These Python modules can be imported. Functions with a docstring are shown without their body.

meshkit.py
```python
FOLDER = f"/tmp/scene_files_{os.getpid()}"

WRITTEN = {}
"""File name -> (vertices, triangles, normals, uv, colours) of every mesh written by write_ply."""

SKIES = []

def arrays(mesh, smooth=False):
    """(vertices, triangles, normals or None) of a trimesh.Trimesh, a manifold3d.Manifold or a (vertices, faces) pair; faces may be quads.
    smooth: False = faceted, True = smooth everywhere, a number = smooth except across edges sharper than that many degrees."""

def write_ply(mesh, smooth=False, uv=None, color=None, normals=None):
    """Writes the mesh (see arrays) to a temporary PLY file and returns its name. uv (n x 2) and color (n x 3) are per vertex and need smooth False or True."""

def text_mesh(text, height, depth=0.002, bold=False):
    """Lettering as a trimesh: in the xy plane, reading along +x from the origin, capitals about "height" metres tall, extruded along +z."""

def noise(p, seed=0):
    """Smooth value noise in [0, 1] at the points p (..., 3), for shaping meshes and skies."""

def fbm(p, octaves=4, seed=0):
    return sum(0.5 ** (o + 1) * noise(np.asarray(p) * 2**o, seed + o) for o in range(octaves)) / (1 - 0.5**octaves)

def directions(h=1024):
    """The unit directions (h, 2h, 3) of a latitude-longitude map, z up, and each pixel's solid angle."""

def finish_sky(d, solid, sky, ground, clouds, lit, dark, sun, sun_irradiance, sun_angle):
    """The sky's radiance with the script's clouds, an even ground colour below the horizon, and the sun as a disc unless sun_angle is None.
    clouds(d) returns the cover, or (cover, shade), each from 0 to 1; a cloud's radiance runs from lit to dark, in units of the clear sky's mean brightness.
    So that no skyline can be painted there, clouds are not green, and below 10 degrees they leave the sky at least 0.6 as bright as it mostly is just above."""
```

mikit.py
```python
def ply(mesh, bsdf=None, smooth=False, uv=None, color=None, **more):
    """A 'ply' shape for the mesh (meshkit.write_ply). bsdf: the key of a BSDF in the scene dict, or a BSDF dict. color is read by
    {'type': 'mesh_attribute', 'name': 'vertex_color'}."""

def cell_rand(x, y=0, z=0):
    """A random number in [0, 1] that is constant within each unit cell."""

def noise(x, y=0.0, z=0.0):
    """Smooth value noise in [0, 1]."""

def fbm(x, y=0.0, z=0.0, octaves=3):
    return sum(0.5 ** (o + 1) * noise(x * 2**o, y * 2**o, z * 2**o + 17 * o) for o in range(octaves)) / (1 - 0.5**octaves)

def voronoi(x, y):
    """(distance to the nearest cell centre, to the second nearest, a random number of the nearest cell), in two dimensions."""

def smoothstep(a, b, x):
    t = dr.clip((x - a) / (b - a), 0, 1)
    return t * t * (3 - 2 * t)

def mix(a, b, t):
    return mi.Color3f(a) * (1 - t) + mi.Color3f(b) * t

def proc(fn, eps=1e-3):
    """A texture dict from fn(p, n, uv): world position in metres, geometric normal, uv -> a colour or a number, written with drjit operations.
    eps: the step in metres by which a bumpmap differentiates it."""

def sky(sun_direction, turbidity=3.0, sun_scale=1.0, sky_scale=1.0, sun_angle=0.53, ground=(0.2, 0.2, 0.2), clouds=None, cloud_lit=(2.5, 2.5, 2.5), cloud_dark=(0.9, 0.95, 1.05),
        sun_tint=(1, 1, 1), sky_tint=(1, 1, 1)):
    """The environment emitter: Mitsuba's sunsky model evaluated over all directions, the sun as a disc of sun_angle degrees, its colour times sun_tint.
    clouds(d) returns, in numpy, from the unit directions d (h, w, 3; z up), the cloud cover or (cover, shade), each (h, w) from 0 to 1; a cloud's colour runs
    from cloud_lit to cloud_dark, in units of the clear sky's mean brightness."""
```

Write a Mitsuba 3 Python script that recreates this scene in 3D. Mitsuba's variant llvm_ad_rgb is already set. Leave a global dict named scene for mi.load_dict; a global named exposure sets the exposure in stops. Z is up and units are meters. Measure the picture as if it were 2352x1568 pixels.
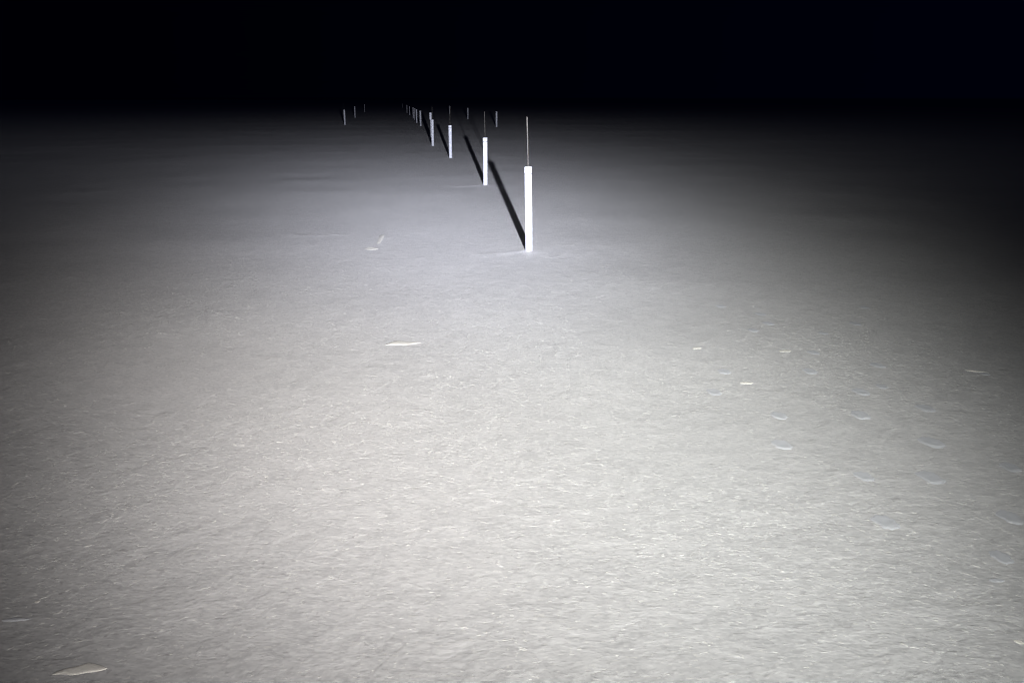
import math
import numpy as np
import trimesh
import drjit as dr
import mitsuba as mi
import mikit
import meshkit

T = mi.ScalarTransform4f
scene, labels = {}, {}
rng = np.random.default_rng(11)

# ------------------------------------------------------------------ camera, sky, lamps, exposure
EYE = 1.8
F = 2000.0                       # focal length in pixels of a 2352 pixel wide picture
PITCH = math.atan(556.0 / F)     # the horizon lies 556 of those pixels above the middle
scene['camera'] = {
    'type': 'perspective', 'fov': math.degrees(2 * math.atan(1176.0 / F)), 'fov_axis': 'x',
    'near_clip': 0.1, 'far_clip': 9000.0,
    'to_world': T().look_at(origin=[0, 0, EYE], target=[0, math.cos(PITCH), EYE - math.sin(PITCH)], up=[0, 0, 1])}
exposure = 0.0
# a clear moonless night: the last of the dusk is a trace of deep blue on the right
scene['sky'] = mikit.sky([1.0, 0.5, 0.4], turbidity=3, sun_scale=0.0, sky_scale=0.03, sky_tint=(0.015, 0.07, 1.0), ground=(0.01, 0.01, 0.01),
                         clouds=lambda d: (1.0, np.clip(0.45 - 0.9 * d[..., 0], 0, 1)), cloud_lit=(0.08, 0.45, 3.6), cloud_dark=(0.0, 0.05, 0.9))

# the headlamp that lights the field: behind the camera and to its right, at eye height; its beam is a low broad band,
# a tighter bluish hot spot and a wide, slightly warm spill
LAMP = np.array([0.86, -1.85, 1.80])
AIM_AZ, AIM_EL = math.radians(-6.0), math.radians(-4.0)
CUT = 62.0
BEAM = [  # ln strength, centre right / up, width right / up (tangents), colour
    (6.71, -0.014, -0.005, 0.135, 0.062, (0.93, 0.95, 1.12)),
    (5.08, -0.195, -0.142, 0.150, 0.117, (1.05, 0.995, 0.965)),
    (5.49, 0.115, -0.076, 0.185, 0.162, (1.005, 1.006, 0.965)),
    (8.09, -0.148, 0.200, 0.500, 0.078, (0.95, 0.96, 1.07))]
LAMP_GAIN = 2.1


def beam(p, n, uv):
    k = math.tan(math.radians(CUT)) * 2
    x, y = -(uv.x - 0.5) * k, (uv.y - 0.5) * k
    out = mi.Color3f(0.0)
    for a, x0, y0, sx, sy, c in BEAM:
        g = dr.exp(a - 0.5 * dr.square((x - x0) / sx) - 0.5 * dr.square((y - y0) / sy))
        out = out + mi.Color3f(*c) * g
    return out * 1e-3


def spot(name, at, az, el, gain, tex):
    d = np.array([math.sin(az) * math.cos(el), math.cos(az) * math.cos(el), math.sin(el)])
    scene[name] = {'type': 'spot', 'to_world': T().look_at(origin=list(at), target=list(at + d), up=[0, 0, 1]),
                   'intensity': {'type': 'rgb', 'value': [gain] * 3}, 'cutoff_angle': CUT, 'beam_width': CUT - 12, 'texture': tex}


BEAM_TEX = mikit.proc(beam)
OFFS = [(0, 0)] + [(0.036 * math.cos(t), 0.036 * math.sin(t)) for t in np.arange(6) * math.pi / 3]   # seven diodes
for i, (ox, oz) in enumerate(OFFS):
    spot('headlamp_diode_%03d' % i, LAMP + np.array([ox, 0, oz]), AIM_AZ, AIM_EL, 1000.0 * LAMP_GAIN / len(OFFS), BEAM_TEX)
# weak fill light added at the eye, no known source: it only softens the shadows
spot('added_shadow_fill', np.array([0.0, -0.1, EYE + 0.12]), math.radians(-2), AIM_EL, 1000.0 * LAMP_GAIN * 0.03, BEAM_TEX)


# ------------------------------------------------------------------ helpers
def ground_at(px, py, z=0.0):
    """Where a line of sight meets the height z; px, py in pixels of a 2352 x 1568 picture (survey of the photograph)."""
    x, y = px - 1176.0, 784.0 - py
    fw, up = F * math.cos(PITCH) + y * math.sin(PITCH), -F * math.sin(PITCH) + y * math.cos(PITCH)
    t = (EYE - z) / -up
    return np.array([x * t, fw * t])


def tag(key, label, cat, group=None, kind=None):
    labels[key] = {'label': label, 'category': cat}
    if group:
        labels[key]['group'] = group
    if kind:
        labels[key]['kind'] = kind


COUNT = {}


def numbered(name):
    k = COUNT.get(name, 0)
    COUNT[name] = k + 1
    return name if k == 0 else '%s_%03d' % (name, k)


# ------------------------------------------------------------------ materials
def snow_color(p, n, uv):
    a = mikit.fbm(p.x * 1.1, p.y * 1.1, 3.0, octaves=3)
    b = mikit.fbm(p.x * 9.0 + 5.0, p.y * 14.0, 1.0, octaves=3)
    grain = mikit.fbm(p.x * 62.0, p.y * 95.0, 4.0, octaves=3)          # clumps of grains, some dusty, some icy
    coarse = mikit.fbm(p.x * 15.0, p.y * 13.0, 6.0, octaves=2)
    t = mikit.smoothstep(0.25, 0.75, 0.16 * a + 0.18 * b + 0.52 * grain + 0.14 * coarse)
    col = mikit.mix((0.50, 0.502, 0.507), (0.625, 0.625, 0.627), t)
    icy = mikit.smoothstep(0.83, 0.93, mikit.noise(p.x * 70.0, p.y * 150.0, 15.0)) + 0.6 * mikit.smoothstep(0.80, 0.95, mikit.fbm(p.x * 30.0, p.y * 65.0, 18.0, octaves=3))
    col = mikit.mix(col, (0.72, 0.715, 0.695), 0.6 * dr.minimum(icy, 1.0))
    dust = mikit.smoothstep(0.91, 0.97, mikit.noise(p.x * 31.0, p.y * 75.0, 25.0))
    return mikit.mix(col, (0.40, 0.395, 0.40), 0.6 * dust)


def snow_bump(p, n, uv):
    """Wind grain in four sizes, drawn out across the wind (which blew along y)."""
    out = mi.Float(0.0)
    for fx, fy, amp, z in ((78.0, 125.0, 0.00055, 2.0), (42.0, 70.0, 0.00068, 5.0), (22.0, 34.0, 0.00050, 9.0), (24.0, 15.0, 0.0013, 22.0), (10.0, 6.5, 0.0024, 12.0)):
        wob = mikit.noise(p.x * fx * 0.3, p.y * fx * 0.3, z + 30.0) * 1.6
        v = mikit.noise(p.x * fx + wob, p.y * fy + wob, z)
        out = out + amp * (0.55 * v + 0.45 * mikit.smoothstep(0.52, 0.66, v))
    return out


def bsdf(name, color, rough=0.7, spec=0.2, bump=None, bump_scale=1.0, **more):
    col = mikit.proc(color) if callable(color) else {'type': 'rgb', 'value': list(color)}
    m = {'type': 'principled', 'base_color': col, 'roughness': rough, 'specular': spec, **more}
    if bump:
        m = {'type': 'bumpmap', 'arbitrary': mikit.proc(bump), 'scale': bump_scale, 'bsdf': m}
    scene[name] = {'type': 'twosided', 'bsdf': m}


bsdf('snow_mat', snow_color, 0.85, 0.1, snow_bump)
bsdf('flake_mat', lambda p, n, uv: mikit.mix((0.66, 0.65, 0.61), (0.80, 0.79, 0.75), mikit.noise(p.x * 60, p.y * 60, p.z * 60)), 0.7, 0.15)
bsdf('crust_mat', lambda p, n, uv: mikit.mix((0.555, 0.553, 0.54), (0.645, 0.64, 0.615), mikit.noise(p.x * 40, p.y * 40, p.z * 40)), 0.6, 0.3)
bsdf('tan_crust_mat', lambda p, n, uv: mikit.mix((0.86, 0.835, 0.775), (0.94, 0.92, 0.86), mikit.fbm(p.x * 30, p.y * 30, p.z * 60)), 0.6, 0.3)
bsdf('print_mat', lambda p, n, uv: mikit.mix((0.535, 0.55, 0.58), (0.615, 0.63, 0.66), mikit.fbm(p.x * 35, p.y * 35, 2.0)), 0.8, 0.15)
bsdf('tube_mat', lambda p, n, uv: mikit.mix((0.84, 0.87, 0.97), (0.86, 0.89, 0.98), mikit.fbm(p.x * 14, p.y * 14, p.z * 5)), 0.42, 0.4)
bsdf('seam_mat', (0.22, 0.22, 0.27), 0.6, 0.3)
bsdf('cane_mat', lambda p, n, uv: mikit.mix((0.03, 0.028, 0.025), (0.065, 0.061, 0.054), mikit.fbm(p.x * 90, p.y * 90, p.z * 7)), 0.5, 0.35)


# ------------------------------------------------------------------ the snow field
def band(d, wavelength, cell):
    """Fades a wavelength out where the mesh cannot carry it."""
    return np.clip(wavelength / (2.6 * cell) - 0.6, 0, 1)


# low lips of drifted and trodden snow: (pixel ends, height)
LIPS = []
for (x0, y0, x1, y1, hgt, wid) in [(1040, 583, 1360, 588, 0.005, 0.24), (1020, 428, 1125, 429, 0.009, 0.3), (965, 365, 1060, 366, 0.008, 0.4),
                                   (640, 540, 830, 548, 0.006, 0.2), (0, 348, 470, 321, 0.006, 0.8), (560, 318, 900, 311, 0.002, 0.8)]:
    LIPS.append((ground_at(x0, y0), ground_at(x1, y1), hgt, wid))


def snow_height(x, y):
    x, y = np.asarray(x, float), np.asarray(y, float)
    r = np.hypot(x, y) + 1e-6
    cell = 0.0032 * np.maximum(r, 1.5)
    P = lambda s, k=0.0: np.stack([x * s, y * s, np.full_like(x, k)], -1)
    h = 0.045 * (meshkit.noise(P(0.17, 3.3)) - 0.5) * np.clip(r / 6, 0, 1)
    h = h + 0.020 * (meshkit.noise(P(0.8, 9.1)) - 0.5) * band(r, 1.2, cell)
    wx = x + 0.10 * (meshkit.noise(P(3.1, 21.0)) - 0.5)
    wy = y + 0.10 * (meshkit.noise(P(3.1, 35.0)) - 0.5)
    Q = lambda sx, sy, k=0.0: np.stack([wx * sx, wy * sy, np.full_like(x, k)], -1)
    # broken wind crust: small ragged steps between thin plates
    a = meshkit.noise(Q(6.0, 11.0, 1.0)) * 0.5 + meshkit.noise(Q(13.0, 25.0, 4.0)) * 0.3 + meshkit.noise(Q(31.0, 60.0, 6.0)) * 0.2
    patch = np.clip(meshkit.noise(P(1.3, 50.0)) * 2.2 - 0.55, 0, 1)
    for lev, amp, edge in ((0.36, 0.0006, 0.03), (0.50, 0.0008, 0.03), (0.62, 0.0009, 0.03), (0.70, 0.0007, 0.03)):
        t = np.clip((a - lev) / edge * 0.5 + 0.5, 0, 1)
        h = h + amp * (0.35 + 0.65 * patch) * t * t * (3 - 2 * t) * band(r, 0.05, cell)
    # small ridges and grain
    b = np.abs(meshkit.noise(Q(11.0, 19.0, 8.0)) - 0.5) * 2
    h = h + 0.0008 * np.clip(1 - 5.0 * b, 0, 1) * meshkit.noise(P(4.0, 14.0)) * band(r, 0.05, cell)
    h = h + 0.0012 * (meshkit.noise(Q(23.0, 34.0, 2.0)) - 0.5) * band(r, 0.035, cell)
    h = h + 0.0009 * (meshkit.noise(Q(58.0, 75.0, 3.0)) - 0.5) * band(r, 0.016, cell)
    for p0, p1, hgt, wid in LIPS:
        d = p1 - p0
        ln = np.hypot(*d)
        d = d / ln
        s = (x - p0[0]) * d[0] + (y - p0[1]) * d[1]
        t = -(x - p0[0]) * d[1] + (y - p0[1]) * d[0]
        near = (np.abs(t) < 4 * wid) & (s > -ln * 0.2) & (s < ln * 1.2)
        if not near.any():
            continue
        q = np.stack([s[near] * 3.5, t[near] * 0.8, np.full(near.sum(), 77.0)], -1)
        t2 = t[near] + wid * 2.6 * (meshkit.noise(q) - 0.5)
        end = np.clip((s[near] + 0.15 * ln) / (0.3 * ln), 0, 1) * np.clip((1.15 * ln - s[near]) / (0.3 * ln), 0, 1)
        gap = np.clip(meshkit.noise(np.stack([s[near] * 5.0, t[near] * 3.0, np.full(near.sum(), 5.0)], -1)) * 2.4 - 0.5, 0, 1)
        h[near] += hgt * end * gap * np.exp(-(t2 / (0.5 * wid)) ** 2)
    return h


def z_at(x, y):
    return float(snow_height(np.array([x]), np.array([y]))[0])


def build_snow():
    radii = np.concatenate([np.linspace(0.02, 1.5, 40)[:-1], np.exp(np.arange(math.log(1.5), math.log(24.0), 0.0036)),
                            np.exp(np.arange(math.log(24.0), math.log(90.0), 0.009)), np.exp(np.linspace(math.log(90.0), math.log(4500.0), 70))])
    fan = np.radians(48)
    fine = np.arange(-fan, fan, 0.0021)
    coarse = np.linspace(fan, 2 * math.pi - fan, 110)
    th = np.concatenate([fine, coarse[:-1]])
    R, A = np.meshgrid(radii, th, indexing='ij')
    x, y = (R * np.sin(A)).ravel(), (R * np.cos(A)).ravel()
    z = np.concatenate([snow_height(a, b) for a, b in zip(np.array_split(x, 16), np.array_split(y, 16))])
    z *= np.clip((400 - np.hypot(x, y)) / 300, 0, 1)
    nr, nt = len(radii), len(th)
    i, j = np.meshgrid(np.arange(nr - 1), np.arange(nt), indexing='ij')
    j2 = (j + 1) % nt
    q = np.stack([i * nt + j, (i + 1) * nt + j, (i + 1) * nt + j2, i * nt + j2], -1).reshape(-1, 4)
    f = np.vstack([q[:, [0, 2, 1]], q[:, [0, 3, 2]]])
    f = np.vstack([f, [[0, k, k + 1] for k in range(1, nt - 1)]])
    v = np.stack([x, y, z], 1)
    n = np.cross(v[f[:50, 1]] - v[f[:50, 0]], v[f[:50, 2]] - v[f[:50, 0]])
    if n[:, 2].mean() < 0:
        f = f[:, ::-1]
    return trimesh.Trimesh(v, f, process=False)


scene['snow_field'] = mikit.ply(build_snow(), 'snow_mat', smooth=True)
tag('snow_field', 'flat grey white field of wind crusted snow lit by a lamp at night', 'snow', kind='structure')


# ------------------------------------------------------------------ the marker posts
def lathe(profile, n=28):
    p = np.array(profile, float)
    a = np.arange(n) * 2 * math.pi / n
    v = np.stack([p[:, None, 0] * np.cos(a), p[:, None, 0] * np.sin(a), np.broadcast_to(p[:, None, 1], (len(p), n))], -1).reshape(-1, 3)
    i, j = np.meshgrid(np.arange(len(p) - 1), np.arange(n), indexing='ij')
    q = np.stack([i * n + j, i * n + (j + 1) % n, (i + 1) * n + (j + 1) % n, (i + 1) * n + j], -1).reshape(-1, 4)
    f = np.vstack([q[:, [0, 1, 2]], q[:, [0, 2, 3]]])
    m = trimesh.Trimesh(v, f, process=False)
    return m


def cane_mesh(h0, h1, r, seed):
    """A cane with nodes and a slight bow."""
    g = np.random.default_rng(seed)
    prof, z = [(0.0001, h0)], h0
    while z < h1 - 0.05:
        ln = g.uniform(0.14, 0.20)
        e = min(z + ln, h1)
        prof += [(r, z), (r * 0.96, (z + e) / 2), (r, e - 0.008), (r * 1.25, e - 0.003)]
        z = e
    prof += [(r * 0.95, h1), (0.0001, h1)]
    m = lathe(prof, 10)
    bow = (m.vertices[:, 2] - h0) / max(h1 - h0, 0.1)
    m.vertices[:, 0] += 0.012 * g.normal() * bow ** 2
    return m


G_MAIN, G_LEFT, G_RIGHT = 'posts in the long middle row', 'posts in the far left row', 'posts in the far right row'


def post(base, top, label, group, cane=None, rad=0.060, lean=0.0):
    """base and top: surveyed pixels; cane: height in metres of the cane's top."""
    x, y = ground_at(*base)
    z = z_at(x, y) if y < 60 else 0.0
    # height: where the line of sight through the top meets the upright at (x, y)
    yy = 784.0 - top[1]
    fw, up = F * math.cos(PITCH) + yy * math.sin(PITCH), -F * math.sin(PITCH) + yy * math.cos(PITCH)
    H = EYE + up / fw * y - z
    key = numbered('marker_post')
    M = T().translate([x, y, z]).rotate([0, 1, 0], lean).rotate([0, 0, 1], float(rng.uniform(0, 360)) if not cane else 0)
    cap = 0.078 * H
    body = lathe([(rad, -0.15), (rad, 0.0), (rad * 0.995, 0.3 * H), (rad, H - cap - 0.012), (rad - 0.004, H - cap - 0.008), (rad - 0.004, H - cap + 0.002)])
    seam = lathe([(rad * 1.005, H - cap - 0.009), (rad * 1.012, H - cap - 0.006), (rad * 1.005, H - cap + 0.003)])
    r2 = rad * 1.03
    top_ = lathe([(rad - 0.004, H - cap - 0.004), (r2 - 0.002, H - cap), (r2, H - cap + 0.004), (r2, H - 0.008), (r2 - 0.003, H - 0.002), (r2 - 0.008, H), (0.012, H + 0.001), (0.0005, H + 0.001)])
    scene[key + '__tube'] = mikit.ply(body, 'tube_mat', smooth=40, to_world=M)
    scene[key + '__cap'] = mikit.ply(top_, 'tube_mat', smooth=40, to_world=M)
    scene[key + '__cap__seam'] = mikit.ply(seam, 'seam_mat', smooth=40, to_world=M)
    if cane:
        scene[key + '__cane'] = mikit.ply(cane_mesh(H - 0.05, cane - z, 0.0095 if cane == 1.60 else 0.0065, int(x * 1000) & 255), 'cane_mat', smooth=60, to_world=M)
    tag(key, label, 'marker post', group)


post((1215, 577), (1211, 383), 'nearest and tallest white tube post with a thin brown cane rising from its top', G_MAIN, 1.60, 0.044, -0.9)
post((1115, 426), (1115.6, 316.5), 'second white tube post from the front with a brown cane on top', G_MAIN, 1.55, 0.048)
post((1035, 363.4), (1034.4, 288), 'third white tube post from the front with a faint thin cane on top', G_MAIN, 1.58, 0.052)
post((994.2, 334.6), (995.3, 275.2), 'fourth white tube post from the front hiding most of the post behind it', G_MAIN, 1.54, 0.052)
post((990.0, 315), (989.3, 259), 'fifth post from the front almost hidden behind the fourth white post', G_MAIN, None, 0.058)
post((966.3, 289.8), (966.9, 254.5), 'sixth post of the middle row, greyish and first past the wide gap', G_MAIN)
post((957.2, 282.1), (957.0, 251.2), 'dim grey post just behind the sixth post of the middle row', G_MAIN, None, 0.058)
post((953.2, 275.8), (953.0, 249.4), 'eighth post of the middle row in the tight dim cluster of three', G_MAIN, None, 0.056)
post((949.6, 272.2), (949.7, 247.6), 'farthest and leftmost post of the tight dim cluster of three', G_MAIN, None, 0.058)
post((941, 264.4), (941.5, 244.6), 'very dim post just beyond the tight cluster in the middle row', G_MAIN, None, 0.056)
post((935, 259.6), (934.8, 241.6), 'barely visible post second from the far end of the middle row', G_MAIN, None, 0.056)
post((924, 247.6), (924, 238), 'last post of the middle row almost lost in the dark', G_MAIN, None, 0.056)
post((792.3, 287.7), (792.8, 252.5), 'brightest and leftmost of the three far posts on the left', G_LEFT, 1.5)
post((815.6, 270.6), (814.8, 244.6), 'middle one of the three far posts on the left', G_LEFT)
post((837.7, 257.7), (836.8, 239.6), 'dimmest and rightmost of the three far posts on the left', G_LEFT, None, 0.056)
post((1140.6, 292.4), (1140.6, 256.5), 'grey far post standing alone between the canes of the two nearest posts', G_RIGHT)
post((1074.9, 274.1), (1074.9, 248.4), 'dim far post standing alone left of the second post cane', G_RIGHT)
post((1032.5, 261.8), (1032.5, 243.5), 'very dim far post seen behind the cane tip of the third post', G_RIGHT, None, 0.058)


# ------------------------------------------------------------------ slabs and flakes of crust lying on the snow
def slab_mesh(w, d, t, seed, nu=30, nr=9, tip=0.0, outline=None):
    """An irregular thin plate bedded in the snow, its edges ragged and its top uneven; tip lifts the far edge."""
    g = np.random.default_rng(seed)
    a = np.arange(nu) * 2 * math.pi / nu
    k = np.interp(np.arange(nu) / nu * 8, np.arange(9), np.append(c := g.uniform(0.62, 1.15, 8), c[0])) * g.uniform(0.93, 1.07, nu)
    ring = np.c_[np.cos(a) * k * w / 2, np.sin(a) * k * d / 2]
    if outline is not None:
        o = np.vstack([outline, outline[:1]])
        run = np.append(0, np.cumsum(np.hypot(*np.diff(o, axis=0).T)))
        ring = np.stack([np.interp(np.arange(nu) / nu * run[-1], run, o[:, c]) for c in (0, 1)], 1) * g.uniform(0.95, 1.05, (nu, 1))
    vs = [np.zeros((1, 3))] + [np.c_[ring * s, np.zeros(nu)] for s in (np.arange(nr) + 1) / nr]
    v = np.vstack(vs)
    rim = np.concatenate([[0.0], np.repeat((np.arange(nr) + 1) / nr, nu)])
    v[:, 2] = t * (1 - rim ** 5)
    q = 4.0 / max(w, d)
    v[:, 2] += (meshkit.fbm(np.c_[v[:, :2] * q, np.full(len(v), seed)], 3, seed) - 0.5) * t * 0.8
    v[:, 2] += tip * (v[:, 1] / d + 0.5)
    v[-nu:, 2] = -0.004
    f = [[0, 1 + i, 1 + (i + 1) % nu] for i in range(nu)]
    for r in range(nr - 1):
        for i in range(nu):
            p0, p1 = 1 + r * nu + i, 1 + r * nu + (i + 1) % nu
            f += [[p0, p0 + nu, p1 + nu], [p0, p1 + nu, p1]]
    return trimesh.Trimesh(v, np.array(f), process=False)


def slab(name, px, py, w, d, t, label, cat, seed, mat='crust_mat', rot=0.0, tip=0.0, sink=0.3, group=None, outline=None):
    x, y = ground_at(px, py)
    if outline:
        outline = np.array([ground_at(*q) for q in outline])[::-1]
        x, y = outline.mean(0)
        outline, rot = outline - (x, y), 0.0
    key = numbered(name)
    M = T().translate([x, y, z_at(x, y) - sink * t]).rotate([0, 0, 1], rot)
    scene[key] = mikit.ply(slab_mesh(w, d, t, seed, tip=tip, outline=outline), mat, smooth=25, to_world=M)
    tag(key, label, cat, group)


slab('crust_slab', 182, 1536, 0.22, 0.085, 0.0035, 'large tan slab of snow crust tilted up in the bottom left corner', 'snow slab', 3, 'tan_crust_mat', 8, 0.0015, outline=[(108, 1547), (140, 1534), (180, 1525), (207, 1517), (240, 1525), (254, 1531), (225, 1538), (200, 1541), (165, 1548), (135, 1545)])
slab('crust_slab', 920, 795, 0.225, 0.11, 0.008, 'long cream flake of crust left of centre in front of the posts', 'snow slab', 8, 'flake_mat', 4, 0.005, outline=[(880, 797), (895, 791), (912, 787), (930, 790), (958, 791), (972, 792), (955, 795), (930, 798), (900, 797)])
slab('crust_slab', 852, 573, 0.17, 0.12, 0.009, 'thin cream flake lying left of the nearest post, below an upright shard', 'snow slab', 12, 'flake_mat', 0, 0.006, outline=[(836, 573), (846, 569), (862, 570), (870, 572), (860, 575), (845, 575)])
slab('crust_slab', 874, 553, 0.08, 0.7, 0.010, 'pale upright shard of crust standing behind a thin cream flake', 'snow slab', 14, 'flake_mat', -12, 0.010, outline=[(864, 562), (868, 551), (874, 541), (884, 540), (880, 548), (873, 560)])
slab('crust_slab', 1712, 883, 0.10, 0.045, 0.004, 'small cream flake right of centre below the trail of prints', 'snow slab', 17, 'flake_mat', -3, 0.004)
slab('crust_slab', 1802, 811, 0.11, 0.06, 0.004, 'small thin cream flake in the right half beside the upper prints', 'snow slab', 19, 'flake_mat', -2, 0.003)
slab('crust_slab', 1600, 806, 0.075, 0.05, 0.004, 'tiny cream flake right of the middle, left of another thin flake', 'snow slab', 21, 'flake_mat', 0, 0.004)
slab('crust_slab', 2243, 856, 0.16, 0.03, 0.004, 'faint slanting strip of crust near the right edge in the dimmer snow', 'snow slab', 23, 'tan_crust_mat', -28, 0.002)
slab('crust_slab', 2338, 1478, 0.05, 0.03, 0.003, 'yellowish crust flake at the right edge near the bottom corner', 'snow slab', 25, 'tan_crust_mat', -10, 0.0)
slab('snow_lump', 2290, 1336, 0.07, 0.045, 0.003, 'soft whitish lump of snow near the right edge above the bottom corner', 'snow lump', 27, 'print_mat', 0, 0.0)
slab('snow_lump', 85, 1379, 0.03, 0.022, 0.003, 'small pale lump of snow near the left edge above the tan slab', 'snow lump', 29, 'flake_mat', 0, 0.001)
slab('snow_lump', 36, 1420, 0.11, 0.03, 0.004, 'broken ridge of snow at the left edge above the bottom left corner', 'snow lump', 31, 'print_mat', 5, 0.0015)
slab('snow_lump', 22, 1573, 0.024, 0.018, 0.003, 'tiny pale lump at the left edge beside the tan slab', 'snow lump', 33, 'flake_mat', 0, 0.001)


# countless crumbs and thin edges of crust strewn over the field
def flakes(n, seed):
    g = np.random.default_rng(seed)
    vs, fs, at = [], [], 0
    r = 1.9 * np.exp(g.uniform(0, 1, n) ** 0.46 * math.log(20.0 / 1.9))
    th = np.radians(g.uniform(-42, 42, n))
    x, y = r * np.sin(th), r * np.cos(th)
    keep = meshkit.noise(np.c_[x * 0.9, y * 0.9, np.zeros(n)]) > g.uniform(0.0, 0.8, n)
    x, y = x[keep], y[keep]
    for p0, p1, m in ((ground_at(1060, 585), ground_at(1330, 588), 320), (ground_at(1190, 580), ground_at(1260, 588), 140), (ground_at(1030, 428), ground_at(1122, 430), 160)):
        t = g.uniform(0, 1, m)                      # trodden bits round the feet of the nearest posts
        x = np.append(x, p0[0] + t * (p1 - p0)[0] + g.normal(0, 0.05, m))
        y = np.append(y, p0[1] + t * (p1 - p0)[1] + g.normal(0, 0.16, m))
    z = snow_height(x, y)
    for a, b, c in zip(x, y, z):
        k = 5
        w = min(g.lognormal(math.log(0.013), 0.5), 0.05)
        hgt = g.uniform(0.0005, 0.0016)
        fr = hgt * g.uniform(3.0, 6.5)
        d = fr * 2.5
        rot = g.normal(0, 0.25) + math.atan2(a, b) * -1.0
        u = np.linspace(-1, 1, k)
        bend = g.normal(0, 0.06) * w * (u ** 2)
        jag = g.uniform(0.4, 1.0, k) * np.sqrt(np.clip(1.02 - u ** 2, 0, 1))
        px = u * w / 2
        front = np.c_[px, -fr * jag + bend, np.full(k, -0.0015)]
        crest = np.c_[px, 0 * jag + bend, hgt * jag]
        back = np.c_[px, d * jag + bend, np.full(k, -0.004)]
        v = np.vstack([front, crest, back])
        cr, sr = math.cos(rot), math.sin(rot)
        v = np.c_[v[:, 0] * cr - v[:, 1] * sr + a, v[:, 0] * sr + v[:, 1] * cr + b, v[:, 2] + c]
        f = []
        for row in (0, k):
            for i in range(k - 1):
                p = row + i
                f += [[p, p + 1, p + k + 1], [p, p + k + 1, p + k]]
        vs.append(v)
        fs.append(np.array(f) + at)
        at += len(v)
    return trimesh.Trimesh(np.vstack(vs), np.vstack(fs), process=False)


scene['snow_crumbs'] = mikit.ply(flakes(105000, 5), 'crust_mat', smooth=False)
tag('snow_crumbs', 'fine cream crumbs and broken crust edges strewn over the snow', 'snow crumbs', kind='stuff')


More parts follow.
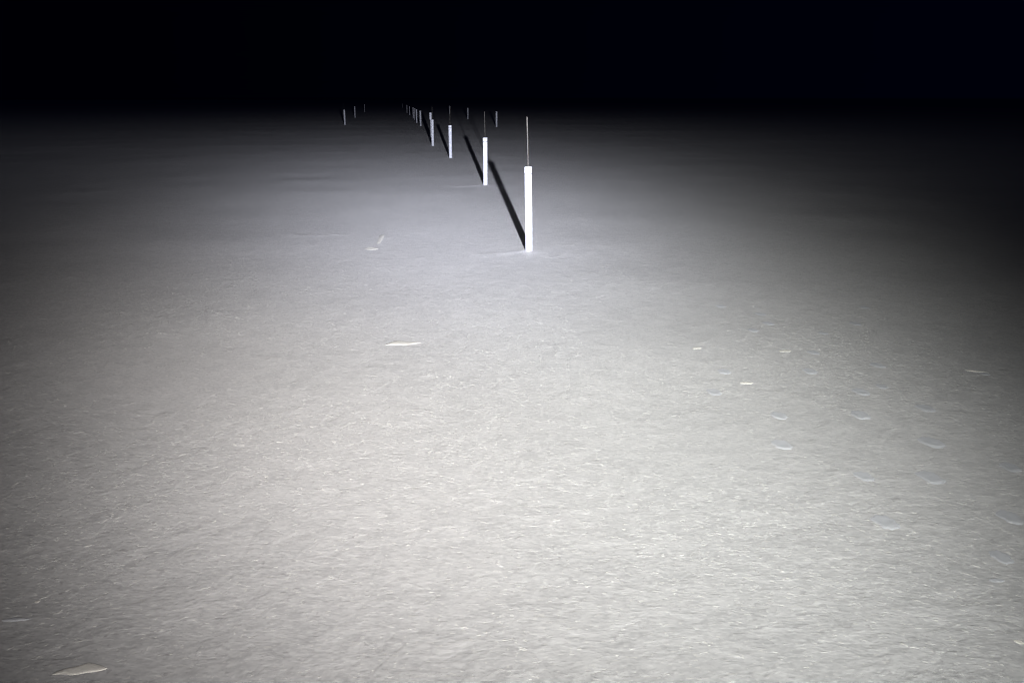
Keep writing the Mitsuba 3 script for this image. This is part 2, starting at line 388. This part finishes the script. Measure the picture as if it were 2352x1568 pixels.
# ------------------------------------------------------------------ raised prints: trodden snow left standing by the wind
def print_mesh(w, ln, hgt, seed):
    g = np.random.default_rng(seed)
    nu, nr = 26, 8
    a = np.arange(nu) * 2 * math.pi / nu
    waist = 1 - 0.20 * np.exp(-((np.sin(a) + 0.15) / 0.25) ** 2)
    rag = 1 + 0.10 * (g.uniform(-1, 1, nu))
    vs = []
    for k in range(nr):
        s = (k + 1) / nr
        top = hgt * (1 - np.clip((s - 0.45) / 0.55, 0, 1) ** 1.6) * (0.55 + 0.45 * np.clip(s / 0.7, 0, 1))
        vs.append(np.c_[np.cos(a) * s * waist * rag * w / 2, np.sin(a) * s * rag * ln / 2, np.full(nu, top)])
    v = np.vstack([[[0, 0, hgt * 0.55]]] + vs)
    v[:, 2] += (meshkit.noise(np.c_[v[:, :2] * 45, np.full(len(v), seed)]) - 0.5) * hgt * 0.5
    v[:, 2] *= np.clip(0.75 - 0.75 * v[:, 1] / (ln / 2), 0.12, 1.3)      # the heel stands highest
    v[-nu:, 2] = -0.002
    f = [[0, 1 + i, 1 + (i + 1) % nu] for i in range(nu)]
    for k in range(nr - 1):
        for i in range(nu):
            p, q = 1 + k * nu + i, 1 + k * nu + (i + 1) % nu
            f += [[p, p + nu, q + nu], [p, q + nu, q]]
    return trimesh.Trimesh(v, np.array(f), process=False)


PRINTS = [  # surveyed pixels, heading, size
    (2125, 943, -18, 1.0), (1976, 957, -10, 1.05), (1790, 956, -12, 0.9), (2140, 1020, -25, 1.15), (2137, 1098, -15, 1.1),
    (1797, 1022, -15, 1.0), (1860, 857, -8, 0.95), (2015, 843, -20, 0.9), (1868, 814, -20, 0.8), (1765, 745, -10, 0.9), (1747, 722, -15, 0.9),
    (1655, 704, -10, 0.9), (2025, 893, 0, 0.7), (1978, 905, -14, 1.0), (1663, 857, -10, 0.85), (1640, 902, -12, 0.9), (1985, 1095, -20, 0.9), (2035, 1200, -30, 1.0),
    (2320, 1190, -15, 1.0), (2320, 1076, -15, 0.9), (2300, 1282, -15, 0.8), (1965, 744, -15, 0.9), (1985, 705, -15, 0.8), (1730, 762, -12, 0.8), (1890, 768, -12, 0.7), (2260, 860, -12, 0.7)]
PRINTS.sort(key=lambda q: -q[1])
ORD = ['nearest', 'second', 'third', 'fourth', 'fifth', 'sixth', 'seventh', 'eighth', 'ninth', 'tenth', 'eleventh', 'twelfth', 'thirteenth', 'fourteenth',
       'fifteenth', 'sixteenth', 'seventeenth', 'eighteenth', 'nineteenth', 'twentieth', 'twenty-first', 'twenty-second', 'twenty-third', 'twenty-fourth',
       'twenty-fifth', 'farthest']
for i, (px, py, head, s) in enumerate(PRINTS):
    x, y = ground_at(px, py)
    key = numbered('footprint')
    scene[key] = mikit.ply(print_mesh(0.11 * s, 0.15 * s, 0.0036 * s, 40 + i), 'print_mat', smooth=True,
                           to_world=T().translate([x, y, z_at(x, y) + 0.001]).rotate([0, 0, 1], -0.4 * head))
    side = 'near the right edge' if px > 2180 else 'right of the trail middle' if px > 1900 else 'on the left side of the trail'
    tag(key, 'faint bluish boot print %s, %s counted from the viewer' % (side, ORD[i]), 'footprint', 'raised boot prints on the right')
